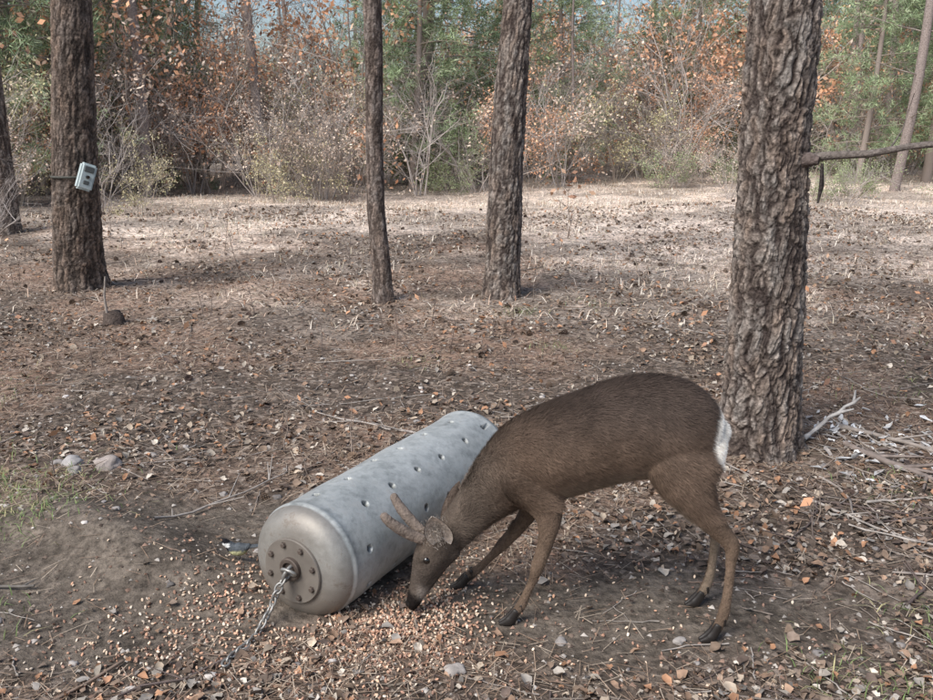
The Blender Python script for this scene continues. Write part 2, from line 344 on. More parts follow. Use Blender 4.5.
def crown(parent,x,y,z0,z1,nb,Lmax,nd=9,bl=12,nl=.14,wd=.006):
    T=Tubes();P=[];D=[]
    for q in range(nb):
        t=(q+random.random())/nb;z=z0+(z1-z0)*t
        L=Lmax*(1-t*.8)*random.uniform(.6,1.1);a=random.uniform(0,6.3);rise=random.uniform(-.05,.4)
        m=7;s=np.linspace(0,1,m)
        px=x+s*L*math.cos(a)+rng.normal(size=m)*.04*L;py=y+s*L*math.sin(a)+rng.normal(size=m)*.04*L;pz=z+L*(rise*s-.15*s*s)
        pts=np.stack([px,py,pz],-1);pts[0]=(x,y,z)
        T.add(pts,np.linspace(.012+L*.012,.004,m),5,(.13,.10,.08))
        for e in range(nd):
            i0=random.randint(2,m-1);base=pts[i0]+rng.normal(size=3)*.02
            d=nrm(np.array([math.cos(a),math.sin(a),.25])+rng.normal(size=3)*.8);l=random.uniform(.15,.5)*L*.5
            tip=base+d*l;T.add([base,(base+tip)/2,tip],[.005,.004,.002],3,(.14,.11,.08))
            for w_ in (.45,.75,1.0):
                P.append(base+d*l*w_);D.append(d)
    V,F,C=T.arrays();mk('limbs',V,F,M_twig,C,parent=parent)
    V,F,C=needle_tufts(np.array(P),np.array(D),bl,nl,wd,GREEN);mk('needles',V,F,M_needle,C,parent=parent)
def main_pine(path,rad,**k):
    e=empty('pine_tree');trunk_mesh('trunk',path,rad,e,**k)
    x,y,z=path[-1];crown(e,x,y,4.9,8.2,12,1.6);return e
t_right=main_pine([(1.280,3.72,-.12),(1.282,3.72,.3),(1.243,3.70,1.2),(1.237,3.70,1.85),(1.2,3.7,4),(1.15,3.7,8)],[.166,.153,.131,.131,.12,.05],nth=340,nz=1000,depth=.020,flare=.42,seed=1)
t_mid=main_pine([(.295,7.28,-.15),(.295,7.28,.2),(.32,7.25,1.2),(.39,7.2,2.3),(.45,7.2,4),(.5,7.2,8)],[.165,.152,.130,.104,.09,.04],nth=150,nz=520,scale=1.2,depth=.018,flare=.3,seed=5)
t_thin=main_pine([(-.665,7.07,-.15),(-.67,7.07,.15),(-.71,7.07,.7),(-.705,7.05,1.3),(-.69,7.0,1.8),(-.69,7,2.4),(-.70,7,4),(-.7,7,7.5)],[.083,.076,.072,.070,.070,.068,.060,.03],nth=90,nz=420,scale=1.1,depth=.009,flare=.3,seed=9,cols=((.27,.235,.215),(.075,.058,.05),(.29,.21,.165)))
t_left=main_pine([(-3.27,7.55,-.15),(-3.27,7.5,.2),(-3.16,7.35,.95),(-3.02,7.3,2.3),(-2.95,7.2,4),(-2.9,7.2,8)],[.205,.19,.17,.152,.13,.05],nth=150,nz=520,scale=1.2,depth=.018,flare=.3,seed=13,cols=((.24,.20,.175),(.055,.044,.038),(.28,.195,.145)))
t_fl=main_pine([(-5.52,10.8,-.15),(-5.5,10.8,.3),(-5.45,10.7,1.5),(-5.40,10.6,3),(-5.4,10.6,5),(-5.4,10.6,8)],[.16,.14,.12,.11,.09,.04],nth=90,nz=320,scale=1.5,flare=.3,seed=17)
T=Tubes();bc=(.17,.145,.13)
T.add([(1.29,3.66,1.235),(1.40,3.60,1.262),(1.55,3.54,1.272),(1.68,3.5,1.30),(1.82,3.46,1.318),(2.1,3.42,1.33),(2.5,3.35,1.30),(2.9,3.3,1.36)],[.026,.017,.0145,.0125,.013,.010,.008,.004],9,bc)
T.add([(1.29,3.64,1.235),(1.35,3.60,1.25),(1.38,3.58,1.245)],[.036,.028,.016],9,(.14,.11,.10))
T.add([(1.86,3.45,1.32),(1.95,3.5,1.45),(2.1,3.55,1.6)],[.006,.004,.002],5,bc)
T.add([(1.62,3.52,1.285),(1.7,3.6,1.36),(1.74,3.62,1.5)],[.004,.003,.0015],5,bc)
T.add([(1.395,3.585,1.235),(1.398,3.58,1.15),(1.39,3.58,1.08)],[.006,.010,.004],5,(.05,.042,.04))
V,F,C=T.arrays();mk('side_branch',V,F,M_bark,C,True,t_right)
# ------------------------------------------------------------------ background vegetation prototypes
def shrub_mesh(name,H,spread,stems,leafn,lsize,lcols,bcol,seed,depth=3,clump=7,cs=.10):
    random.seed(seed);T=Tubes();tips=[]
    def grow(p,d,L,r,lev):
        m=5;pts=[p];dd=d.copy()
        for q in range(m-1):
            dd=nrm(dd+np.array([random.gauss(0,.16),random.gauss(0,.16),random.gauss(.02,.10)]));pts.append(pts[-1]+dd*L/(m-1))
        T.add(pts,np.linspace(r,r*.45,m),4 if lev<2 else 3,np.array(bcol)*random.uniform(.7,1.35))
        if lev>0:tips.extend([(pts[q],dd) for q in (2,3,4)])
        if lev<depth:
            for q in range(5 if lev==0 else 4):
                i0=random.randint(1,m-1)
                nd=nrm(dd+np.array([random.gauss(0,.7),random.gauss(0,.7),random.gauss(.1,.45)]))
                grow(pts[i0],nd,L*random.uniform(.35,.6),r*.55,lev+1)
    for s in range(stems):
        a=random.uniform(0,6.3);d=nrm(np.array([math.cos(a)*spread*random.random(),math.sin(a)*spread*random.random(),1.0]))
        grow(np.array([math.cos(a)*.15,math.sin(a)*.15,-.05]),d,H*random.uniform(.6,1),.008+.006*H*random.random(),0)
    V,F,C=T.arrays()
    Vs=[V];Fq=[F];Cs=[C]
    if leafn:
        idx=rng.integers(0,len(tips),max(4,leafn//clump))
        P=np.array([tips[q][0] for q in idx]);P=np.repeat(P,clump,0)+rng.normal(size=(len(P)*clump,3))*cs
        n=len(P);a=nrm(rng.normal(size=(n,3)));b=nrm(np.cross(a,rng.normal(size=(n,3))));l=lsize*(.5+.9*rng.random((n,1)))
        LV=np.stack([P-a*l,P+b*l*.55,P+a*l,P-b*l*.55],1).reshape(-1,3)
        Fq.append(np.arange(n*4).reshape(-1,4)+len(V));Vs.append(LV);Cs.append(np.repeat(pal(lcols,n,.2),4,0))
    V=np.concatenate(Vs);F=np.concatenate(Fq);C=np.concatenate(Cs)
    o=mk(name,V,F,M_leaf,C);me=o.data;bpy.data.objects.remove(o);return me
RUST=[(.72,.41,.25),(.66,.35,.21),(.80,.53,.37),(.54,.31,.21)]  # shrub palettes from here: lightened, distance haze put into the colour
YEL=[(.62,.56,.34),(.56,.49,.31),(.70,.61,.43),(.46,.45,.25)]
PALE=[(.74,.62,.51),(.68,.53,.43),(.60,.48,.39)]
GRN=[(.30,.37,.19),(.36,.42,.23),(.41,.43,.27)]
grey=(.46,.41,.38)
SH={}
SH['bare']=[shrub_mesh('bare_shrub',3.2,.8,9,0,0,None,grey,s) for s in (1,2)]
SH['pale']=[shrub_mesh('pale_shrub',3.0,.8,8,1400,.035,PALE,grey,s) for s in (3,4)]
SH['rust']=[shrub_mesh('rust_shrub',3.4,.7,5,2000,.046,RUST,(.42,.36,.32),s,clump=18,cs=.15) for s in (5,6)]
SH['yel']=[shrub_mesh('yel_shrub',2.6,.8,8,2200,.036,YEL,(.40,.35,.30),s) for s in (7,8)]
SH['grn']=[shrub_mesh('grn_shrub',1.7,1.0,9,2600,.035,GRN,(.34,.30,.26),s) for s in (9,10)]
def bgpine(name,H,r,seed,low=.8):
    random.seed(seed);T=Tubes();P=[];D=[]
    m=12;s=np.linspace(0,1,m);lx=random.gauss(0,.25)
    T.add(np.stack([lx*s,.1*np.sin(s*4),s*H-.1],-1),np.linspace(r,.02,m),9,(.30,.25,.22))
    nb=int(H*9)
    for q in range(nb):
        t=(q+random.random())/nb;z=low+(H-low)*t;L=(1.9*(1-t*.75))*random.uniform(.5,1.1);a=random.uniform(0,6.3)
        mm=5;ss=np.linspace(0,1,mm);ri=random.uniform(-.1,.35)
        pts=np.stack([lx*z/H+ss*L*math.cos(a),ss*L*math.sin(a),z+L*(ri*ss-.2*ss*ss)],-1)
        T.add(pts,np.linspace(.018,.005,mm),4,(.28,.24,.20))
        for e in range(11):
            i0=random.randint(1,mm-1);d=nrm(np.array([math.cos(a),math.sin(a),.2])+rng.normal(size=3)*.8);l=random.uniform(.1,.5)
            P.append(pts[i0]+d*l);D.append(d);P.append(pts[i0]+d*l*.55);D.append(d)
    V,F,C=T.arrays();V2,F2,C2=needle_tufts(np.array(P),np.array(D),12,.15,.009,[(.28,.36,.20),(.35,.43,.25),(.21,.28,.16),(.42,.48,.31)])  # needle greens raised paler so air haze sits in the colour
    F=np.concatenate([F[:,[0,1,2]],F[:,[0,2,3]],F2+len(V)])
    o=mk(name,np.concatenate([V,V2]),F,M_needle,np.concatenate([C,C2]));me=o.data;bpy.data.objects.remove(o);return me
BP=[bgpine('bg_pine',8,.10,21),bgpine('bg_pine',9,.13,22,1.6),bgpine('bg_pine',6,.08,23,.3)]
def bgtrunk(seed):
    random.seed(seed);T=Tubes();m=14;s=np.linspace(0,1,m);lx=random.gauss(0,.4);H=9
    xs=lx*s+.08*np.sin(s*9+seed);T.add(np.stack([xs,0*s,s*H-.1],-1),np.linspace(.10,.05,m),9,(.30,.25,.23))
    for q in range(26):
        i0=random.randint(2,m-1);a=random.uniform(0,6.3);L=random.uniform(.3,1.3);b=np.array([xs[i0],0,s[i0]*H-.1])
        T.add([b,b+np.array([math.cos(a),math.sin(a),.2])*L*.5,b+np.array([math.cos(a+.2),math.sin(a+.2),.25])*L],[.014,.009,.004],4,(.30,.26,.23))
    V,F,C=T.arrays();o=mk('bg_trunk',V,F,M_bark,C,True);me=o.data;bpy.data.objects.remove(o);return me
BT=[bgtrunk(s) for s in (31,32)]
random.seed(99)
BG=empty('background_forest')
def inst(me,nm,x,y,s,parent=BG):
    o=bpy.data.objects.new(nm,me);COL.objects.link(o);o.location=(x,y,float(hz(x,y))-.03);o.rotation_euler=(random.gauss(0,.04),random.gauss(0,.04),random.uniform(0,6.3));o.scale=(s,s,s*random.uniform(.85,1.15))
    if parent:o.parent=parent
    return o
def edge(x): return 17.0+max(0,x+3)*.42 if x>-3 else 17.0-(-3-x)*.75
def gap(x,y): return -.32<x/y<-.13        # thin part of the wood where some sky shows
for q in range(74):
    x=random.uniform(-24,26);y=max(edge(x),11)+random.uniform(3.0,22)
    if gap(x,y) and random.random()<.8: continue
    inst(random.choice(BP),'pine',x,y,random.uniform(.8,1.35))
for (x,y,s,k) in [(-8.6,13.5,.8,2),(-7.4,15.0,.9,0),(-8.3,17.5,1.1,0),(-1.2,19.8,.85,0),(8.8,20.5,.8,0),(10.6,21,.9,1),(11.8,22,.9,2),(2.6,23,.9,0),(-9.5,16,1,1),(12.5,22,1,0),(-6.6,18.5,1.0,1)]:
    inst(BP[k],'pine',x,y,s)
for (x,y) in [(-7.6,14.6),(-6.6,15.6),(-5.9,16.8),(-4.2,18.5),(9.2,19.5)]:
    inst(random.choice(BT),'bare_trunk',x,y,1.1)
for q in range(34):
    x=random.uniform(-18,20);y=max(edge(x),11)+random.uniform(1,16);inst(random.choice(BT),'bare_trunk',x,y,random.uniform(.4,1.1))
kinds_by_x=[(-30,['rust','rust','bare','pale','yel']),(-7,['rust','bare','pale','rust','yel']),(-4.5,['yel','pale','yel','bare','rust']),(-1.5,['bare','pale','grn','rust','bare']),(2,['rust','yel','rust','pale','grn','bare']),(7,['bare','rust','grn','yel','pale','rust']),(11,['bare','grn','yel','rust','pale'])]
def kind(x):
    k=kinds_by_x[0][1]
    for a,b in kinds_by_x:
        if x>=a:k=b
    return random.choice(k)
for q in range(225):
    x=random.uniform(-18,20);dy=random.random()**1.6*12;y=max(edge(x),10.5)+dy
    s=random.uniform(.35,.7) if dy<1.2 else random.uniform(.65,1.45)
    if gap(x,y): s=min(s,random.uniform(.8,1.1))
    inst(random.choice(SH[kind(x*20/y)]),'shrub_mass',x,y,s)
for (x,y,s,k) in [(-5.3,9.9,.30,'bare'),(-6.1,11.2,.45,'bare'),(-4.6,12.8,.35,'yel'),(-6.6,12.6,.55,'pale'),(-5.4,13.4,.45,'bare'),(-7.2,13.4,.75,'yel'),(-5.9,10.4,.34,'bare'),(6.2,14.8,.32,'bare'),(8.8,16.2,.5,'grn'),(7.6,17.8,.45,'grn'),(6.6,17.0,.4,'grn'),(-3.2,15.4,.4,'yel'),(5.0,17.2,.35,'pale')]:
    inst(random.choice(SH[k]),'shrub',x,y,s,None)
T=Tubes();lp=[];
def seedling(x,y,Hh):
    z0=float(hz(x,y));m=5;a=random.uniform(0,6.3);le=random.uniform(0,.35)
    s=np.linspace(0,1,m);pts=np.stack([x+s*le*Hh*math.cos(a),y+s*le*Hh*math.sin(a),z0-.01+s*Hh],-1)+rng.normal(size=(m,3))*Hh*.02
    c=random.choice([(.20,.16,.14),(.30,.24,.20),(.16,.12,.10)])
    T.add(pts,np.linspace(.0022+.004*Hh,.001,m),4,c)
    for q in range(int(5+Hh*14)):
        i0=random.randint(1,m-1);b=random.uniform(0,6.3);l=Hh*random.uniform(.15,.45)
        p=pts[i0];tip=p+np.array([math.cos(b)*l,math.sin(b)*l,l*random.uniform(.1,.9)])
        T.add([p,(p+tip)/2+rng.normal(size=3)*l*.05,tip],[.0014+.002*Hh,.0012,.0008],3,c);lp.append(tip)
x,y=wedge(260,3.2,15,.9,.6,.5)
for a,b in zip(x,y):
    if nearbar(a,b,.15):continue
    seedling(a,b,random.uniform(.08,.28))
for (a,b,h_) in [(1.22,10.78,.75),(-2.35,7.5,.5),(-1.85,8.6,.42),(-.25,6.1,.35),(-1.0,7.9,.4),(1.25,2.95,.22),(-2.0,7.9,.55),(2.6,8.8,.6),(3.2,9.4,.5),(-2.6,9.6,.6),(4.2,9.9,.6),(1.2,2.85,.2),(-3.5,6.3,.4),(-3.2,5.9,.35),(-.45,5.6,.3),(-.1,5.3,.28)]:
    seedling(a,b,h_)
V,F,C=T.arrays();mk('dead_undergrowth',V,F,M_twig,C)
lp=np.array(lp);lp=lp[rng.random(len(lp))<.10]
P=np.concatenate([lp,rng.normal(size=(34,3))*[.16,.1,.13]+[1.22,10.75,.62]]);n=len(P)
a=nrm(rng.normal(size=(n,3)));b=nrm(np.cross(a,rng.normal(size=(n,3))));l=.015+.015*rng.random((n,1));l[-34:]*=1.7
mk('withered_leaves',np.stack([P-a*l,P+b*l*.55,P+a*l,P-b*l*.55],1).reshape(-1,3),np.arange(n*4).reshape(-1,4),M_leaf,np.repeat(pal(RUST,n,.2)*.75,4,0))
# ------------------------------------------------------------------ loft helper
def catmull(P,k):
    P=np.asarray(P,float);Q=np.vstack([2*P[0]-P[1],P,2*P[-1]-P[-2]]);out=[]
    for i in range(1,len(Q)-2):
        for t in np.linspace(0,1,k,endpoint=False):
            a,b,c,d=Q[i-1],Q[i],Q[i+1],Q[i+2]
            out.append(.5*((2*b)+(c-a)*t+(2*a-5*b+4*c-d)*t*t+(3*b-a-3*c+d)*t**3))
    out.append(Q[-2]);return np.array(out)
def loft(st,lat=(0,1,0),n=28,k=5,cap=True):
    S=catmull(st,k);S[:,3:]=np.maximum(S[:,3:],.002)
    if cap:
        def capr(e,d):
            rows=[]
            for a in (20,45,68,84):
                a=math.radians(a);r=e.copy();r[:3]=e[:3]+d*e[3:5].min()*math.sin(a);r[3:5]=e[3:5]*math.cos(a);rows.append(r)
            return rows
        d0=nrm(S[0,:3]-S[1,:3]);d1=nrm(S[-1,:3]-S[-2,:3])
        S=np.array(capr(S[0],d0)[::-1]+list(S)+capr(S[-1],d1))
    T=nrm(np.gradient(S[:,:3],axis=0));lat=np.array(lat,float)
    A=nrm(np.cross(T,lat[None]));B=nrm(np.cross(A,T))
    an=np.arange(n)*2*np.pi/n
    V=S[:,None,:3]+np.cos(an)[None,:,None]*A[:,None]*S[:,None,3:4]+np.sin(an)[None,:,None]*B[:,None]*S[:,None,4:5]
    m=len(S);V=V.reshape(-1,3)
    F=[[i*n+j,i*n+(j+1)%n,(i+1)*n+(j+1)%n,(i+1)*n+j] for i in range(m-1) for j in range(n)]
    c0=len(V);V=np.vstack([V,S[0,:3],S[-1,:3]])
    for j in range(n):
        F.append([c0,(j+1)%n,j]);F.append([c0+1,(m-1)*n+j,(m-1)*n+(j+1)%n])
    return V,F
def join_lofts(L):
    V=[];F=[];o=0
    for v,f in L:
        V.append(v);F+= [[q+o for q in ff] for ff in f];o+=len(v)
    return np.vstack(V),F
def remesh(name,V,F,vox,smooth=4):
    o=mk(name,V,F)
    m=o.modifiers.new('r','REMESH');m.mode='VOXEL';m.voxel_size=vox
    s=o.modifiers.new('s','SMOOTH');s.factor=.5;s.iterations=smooth
    dg=bpy.context.evaluated_depsgraph_get();dg.update();me=bpy.data.meshes.new_from_object(o.evaluated_get(dg))
    bpy.data.objects.remove(o)
    n=len(me.vertices);V=np.empty(n*3,np.float32);me.vertices.foreach_get('co',V);V=V.reshape(-1,3)
    N=np.empty(n*3,np.float32);me.vertices.foreach_get('normal',N);N=N.reshape(-1,3)
    return me,V,N
# ------------------------------------------------------------------ roe deer
deer=empty('roe_deer')
spine=[(.672,2.305,.578,.040,.038),(.640,2.30,.585,.095,.078),(.580,2.30,.589,.136,.102),(.474,2.32,.588,.144,.116),(.369,2.34,.554,.138,.124),(.262,2.36,.508,.136,.120),(.180,2.38,.462,.128,.102),(.110,2.39,.407,.102,.078),(.053,2.39,.349,.078,.060),(.004,2.38,.299,.062,.048),(-.040,2.37,.252,.053,.043),(-.075,2.36,.222,.052,.045)]
head=[(-.052,2.365,.252,.040,.036),(-.082,2.36,.216,.055,.048),(-.106,2.355,.172,.050,.045),(-.126,2.35,.124,.036,.033),(-.142,2.345,.080,.026,.026),(-.153,2.34,.046,.021,.023),(-.157,2.34,.034,.016,.018)]
hn=[(.615,2.275,.580,.090,.05),(.583,2.245,.520,.104,.054),(.589,2.232,.468,.086,.048),(.609,2.225,.425,.060,.040),(.644,2.222,.372,.040,.028),(.692,2.22,.318,.027,.019),(.719,2.22,.282,.0225,.017),(.720,2.218,.240,.016,.013),(.718,2.215,.18,.0135,.012),(.714,2.212,.125,.0145,.012),(.708,2.21,.082,.0165,.015),(.698,2.21,.05,.0145,.014),(.692,2.21,.034,.0145,.0145)]
hf=[(.620,2.33,.590,.085,.05),(.595,2.36,.52,.092,.050),(.598,2.372,.46,.074,.044),(.620,2.38,.408,.050,.034),(.658,2.385,.355,.035,.025),(.706,2.39,.305,.025,.018),(.727,2.39,.270,.0215,.017),(.725,2.39,.22,.0155,.013),(.722,2.39,.16,.0135,.012),(.719,2.392,.11,.0145,.012),(.711,2.395,.07,.016,.0145),(.700,2.395,.045,.0145,.0135),(.694,2.395,.034,.0135,.0135)]
fn=[(.150,2.350,.50,.065,.045),(.165,2.335,.445,.090,.055),(.205,2.315,.390,.064,.046),(.228,2.295,.335,.040,.029),(.224,2.288,.275,.025,.020),(.209,2.287,.215,.0205,.018),(.200,2.288,.185,.0195,.0175),(.187,2.29,.14,.0132,.012),(.170,2.292,.095,.0128,.0118),(.158,2.292,.065,.0152,.014),(.146,2.293,.045,.0138,.0135),(.139,2.293,.034,.0135,.013)]
ff=[(.140,2.42,.48,.060,.045),(.150,2.445,.42,.080,.048),(.185,2.46,.345,.052,.038),(.190,2.47,.280,.033,.026),(.160,2.478,.22,.0235,.019),(.124,2.486,.170,.020,.0175),(.108,2.489,.150,.019,.0175),(.080,2.493,.115,.0132,.012),(.044,2.495,.075,.0128,.0118),(.022,2.496,.054,.015,.0135),(.006,2.497,.040,.0138,.0135),(-.002,2.497,.032,.0135,.013)]
jaw=[(-.050,2.362,.20,.035,.032),(-.078,2.357,.165,.030,.030),(-.108,2.35,.115,.024,.024),(-.135,2.343,.068,.017,.019)]
brow=[(-.118,2.325,.208,.012,.010),(-.126,2.318,.19,.013,.010)]
brow2=[(-.118,2.39,.208,.012,.010),(-.126,2.394,.19,.013,.010)]
ps=[loft(s) for s in (spine,head,hn,hf,fn,ff,jaw)]+[loft(b,n=12) for b in (brow,brow2)]
for yy in (2.335,2.378): ps.append(loft([(-.092,yy,.222,.016,.014),(-.135,yy-.001,.252,.013,.012)],n=12))
V,F=join_lofts(ps)
me,V,N=remesh('body',V,F,.005,7)
def lin(a,b,t):t=np.clip(t,0,1)[...,None];return np.asarray(a)*(1-t)+np.asarray(b)*t
def deercol(p,nv):
    x,y,z=p[:,0],p[:,1],p[:,2]
    c=np.tile(np.array([.118,.081,.059])[None],(len(p),1))
    c=lin(c,np.array([.066,.048,.039]),sstep(.50,.69,z)*(x>.0))
    c=lin(c,np.array([.118,.091,.072]),sstep(.16,.0,x))
    leg=sstep(.42,.22,z)*sstep(-.01,.06,x)
    leg=np.where((x<.14)&(z>.22),0,leg)
    c=lin(c,np.array([.180,.126,.090]),leg*.85)
    c=lin(c,np.array([.32,.26,.20]),sstep(-.35,-.9,nv[:,2])*((z>.33)&(x>.2))*.8)
    inner=((y>2.30)&(nv[:,1]<-.3)&(x>.5)&(z<.45))
    c=lin(c,np.array([.30,.24,.18]),inner*.55)
    d=np.linalg.norm((p-np.array([.695,2.30,.575]))/np.array([.068,.115,.090]),axis=1)
    c=lin(c,np.array([.80,.76,.69]),sstep(1.12,.88,d))
    hd=(x<-.03)
    c=lin(c,np.array([.098,.079,.067]),hd*sstep(.26,.15,z)*.8)
    dm=np.linalg.norm(p-np.array([-.166,2.34,.042]),axis=1)
    c=lin(c,np.array([.36,.31,.27]),hd*sstep(.085,.06,dm)*sstep(-.15,-.13,x)*.8)
    c=lin(c,np.array([.018,.014,.013]),sstep(.050,.032,dm))
    c=lin(c,np.array([.05,.038,.03]),sstep(.055,.035,z)*(x>-.02))
    n_=fbm(x*1.0+z*.3,z+y,14,3,3);n2=fbm(x*2.5-z*.6,z*1.2+y,28,8,3)
    return c*(.50+.58*n_+.46*n2)[:,None]
cc=np.ones((len(V),4),np.float32);cc[:,:3]=deercol(V,N)*.85
a=me.color_attributes.new('Col','FLOAT_COLOR','POINT');a.data.foreach_set('color',cc.ravel())
me.materials.clear();me.materials.append(M_hide);me.polygons.foreach_set('use_smooth',np.ones(len(me.polygons),bool))
body=bpy.data.objects.new('body',me);COL.objects.link(body);body.parent=deer
me.calc_loop_triangles();nt_=len(me.loop_triangles);tri=np.empty(nt_*3,np.int32);me.loop_triangles.foreach_get('vertices',tri);tri=tri.reshape(-1,3)
A_=V[tri[:,0]];B_=V[tri[:,1]];C_=V[tri[:,2]];ar=np.linalg.norm(np.cross(B_-A_,C_-A_),axis=1)
n=230000;ti=rng.choice(nt_,n,p=ar/ar.sum());r1=np.sqrt(rng.random((n,1)));r2=rng.random((n,1))
P=A_[ti]*(1-r1)+B_[ti]*r1*(1-r2)+C_[ti]*r1*r2
Nn=nrm(N[tri[ti,0]]*(1-r1)+N[tri[ti,1]]*r1*(1-r2)+N[tri[ti,2]]*r1*r2)
sp=catmull(spine,6)[:,:3];hd=catmull(head,6)[:,:3];ax=np.vstack([sp,hd[8:]]);tx=nrm(-np.gradient(ax,axis=0))
dist=((P[:,None,[0,2]]-ax[None][:,:,[0,2]])**2).sum(-1);ni=dist.argmin(1);flow=tx[ni]+np.array([0,0,-.55])
headm=P[:,0]<-.02
flow[headm]=tx[ni][headm]
legm=(P[:,2]<.36)&(P[:,0]>.14)|((P[:,2]<.2)&(P[:,0]>-.03))
flow[legm]=np.array([-.05,0,-1])
sw=fbm(P[:,0]*1.3,P[:,2]+P[:,1],9,71,2)-.5
flow+=rng.normal(size=(n,3))*.22+np.stack([sw*1.5,0*sw,-sw*1.5],-1)
flow=flow-Nn*(flow*Nn).sum(1,keepdims=True);flow=nrm(flow)
Lf=np.where(legm,.006,np.where(headm,.006,.019))*(.6+.8*rng.random(n))
dw=np.linalg.norm(P-np.array([.69,2.30,.575]),axis=1)<.09;Lf=np.where(dw,.022,Lf)
dr=nrm(flow+Nn*(.24+.26*rng.random((n,1))))
sd=nrm(np.cross(flow,Nn));wf=np.where(legm|headm,.0006,.0010)[:,None]*(.8+.4*rng.random((n,1)))
b0=P-Nn*.001
VV=np.stack([b0-sd*wf,b0+sd*wf,b0+dr*Lf[:,None]],1).reshape(-1,3)
fc=deercol(P,Nn)*(.65+.75*rng.random((n,1)));fc3=np.stack([fc*.7,fc*.7,fc*1.35],1).reshape(-1,3)
mk('fur',VV,np.arange(n*3).reshape(-1,3),M_fur,fc3,False,deer)
def ear(base,tip,openv,W,name,inner,phm=1.05):
    base,tip,openv=map(lambda q:np.array(q,float),(base,tip,openv));ax_=tip-base;L=np.linalg.norm(ax_);ax_/=L
    o=nrm(openv-ax_*(openv@ax_));s=np.cross(ax_,o);nu,nv_=18,15;V=[];C=[]
    for side in (0,1):
        for a in range(nu):
            u_=a/(nu-1);w=W*(math.sin(math.pi*min(1,(.15+.85*u_)))**.7)+.001
            for b in range(nv_):
                v_=b/(nv_-1)*2-1;ph=v_*phm;sh=(.95 if side else 1)
                V.append(base+ax_*L*u_+s*w*math.sin(ph)*sh+o*(w*(.9*(1-math.cos(ph))-.3)+(.004*(1-abs(v_)**4) if side else 0)))
                C.append((.10,.075,.06) if side==0 else tuple(np.array(inner)*(.55 if abs(v_)<.25 and u_<.5 else 1)*(.85+.3*random.random())))
    F=[]
    for k in (0,1):
        for a in range(nu-1):
            for b in range(nv_-1):
                q=k*nu*nv_+a*nv_+b;F.append([q,q+1,q+nv_+1,q+nv_])
    C=np.array(C)
    rim=[(a*nv_+b) for a in range(nu) for b in (0,nv_-1)]
    C[rim]=(.05,.038,.032)
    return mk(name,np.array(V),F,M_hide,C,True,deer)
ear((-.066,2.322,.236),(-.094,2.258,.352),(-.05,-1,-.2),.045,'ear_near',(.56,.49,.43))
ear((-.060,2.398,.250),(-.020,2.445,.376),(-.6,.5,-.3),.036,'ear_far',(.20,.165,.14))
n=900
E=np.array([-.085,2.290,.288])+rng.normal(size=(n,3))*[.016,.005,.022];d=nrm(np.array([-.25,-.5,.75])+rng.normal(size=(n,3))*.35);s=nrm(np.cross(d,rng.normal(size=(n,3))))*.0005
mk('ear_hair',np.stack([E-s,E+s,E+d*(.010+.010*rng.random((n,1)))],1).reshape(-1,3),np.arange(n*3).reshape(-1,3),M_fur,np.repeat(pal([(.56,.50,.44),(.46,.40,.35)],n,.1),3,0),False,deer)
ps=[]
ps.append(loft([(-.128,2.334,.246,.016,.015),(-.157,2.327,.262,.0165,.0155),(-.188,2.318,.285,.0165,.015),(-.213,2.312,.307,.015,.014),(-.230,2.309,.327,.0125,.012)],n=16))
ps.append(loft([(-.128,2.380,.246,.016,.015),(-.153,2.388,.268,.0165,.0155),(-.178,2.396,.296,.0165,.015),(-.197,2.403,.320,.015,.014),(-.210,2.408,.342,.0125,.012)],n=16))
V,F=join_lofts(ps);V=V+rng.normal(size=V.shape)*.0007;me2,V,N=remesh('antlers',V,F,.0035,3)
cc=np.ones((len(V),4),np.float32);cc[:,:3]=np.array([.20,.160,.134])*(.7+.6*fbm(V[:,0],V[:,2],40,2,2))[:,None]
a=me2.color_attributes.new('Col','FLOAT_COLOR','POINT');a.data.foreach_set('color',cc.ravel())
me2.materials.clear();me2.materials.append(M_hide);me2.polygons.foreach_set('use_smooth',np.ones(len(me2.polygons),bool))
an=bpy.data.objects.new('antlers',me2);COL.objects.link(an);an.parent=deer
M_eye=mat_flat('eye',(.010,.008,.007),.06,0,20,.2,0,.8)
fe=[loft([(-.113,yy,.190,.0115,.011),(-.1135,yy,.1895,.0115,.011)],n=16) for yy in (2.3165,2.3935)]
V,F=join_lofts(fe);mk('eyes',V,F,M_eye,smooth=True,parent=deer)
M_nose=mat_flat('nose_leather',(.012,.010,.010),.35,0,120,.3,.4,.5)
V,F=loft([(-.160,2.34,.052,.012,.017),(-.167,2.34,.040,.011,.016)],n=16);mk('nose',V,F,M_nose,smooth=True,parent=deer)
M_hoof=mat_flat('hoof_horn',(.022,.018,.016),.5,0,60,.3,.2,.4)
ps=[]
for (x,y,tx_,z0) in [(.692,2.21,-.030,.05),(.694,2.395,-.028,.045),(.139,2.293,-.030,.045),(-.002,2.497,-.032,.042)]:
    g0=float(hz(x-.02,y))
    for dy in (-.008,.008):
        ps.append(loft([(x+.002,y+dy,z0,.011,.0075),(x-.008,y+dy,.026+g0*.5,.014,.0085),(x-.020,y+dy*1.1,.012+g0,.0145,.0085),(x+tx_-.012,y+dy*.8,.004+g0,.006,.005)],n=12))
    for dy in (-.010,.010): ps.append(loft([(x+.016,y+dy,z0+.02,.006,.005),(x+.019,y+dy,z0+.003,.004,.004)],n=8))
V,F=join_lofts(ps);mk('hooves',V,F,M_hoof,smooth=True,parent=deer)
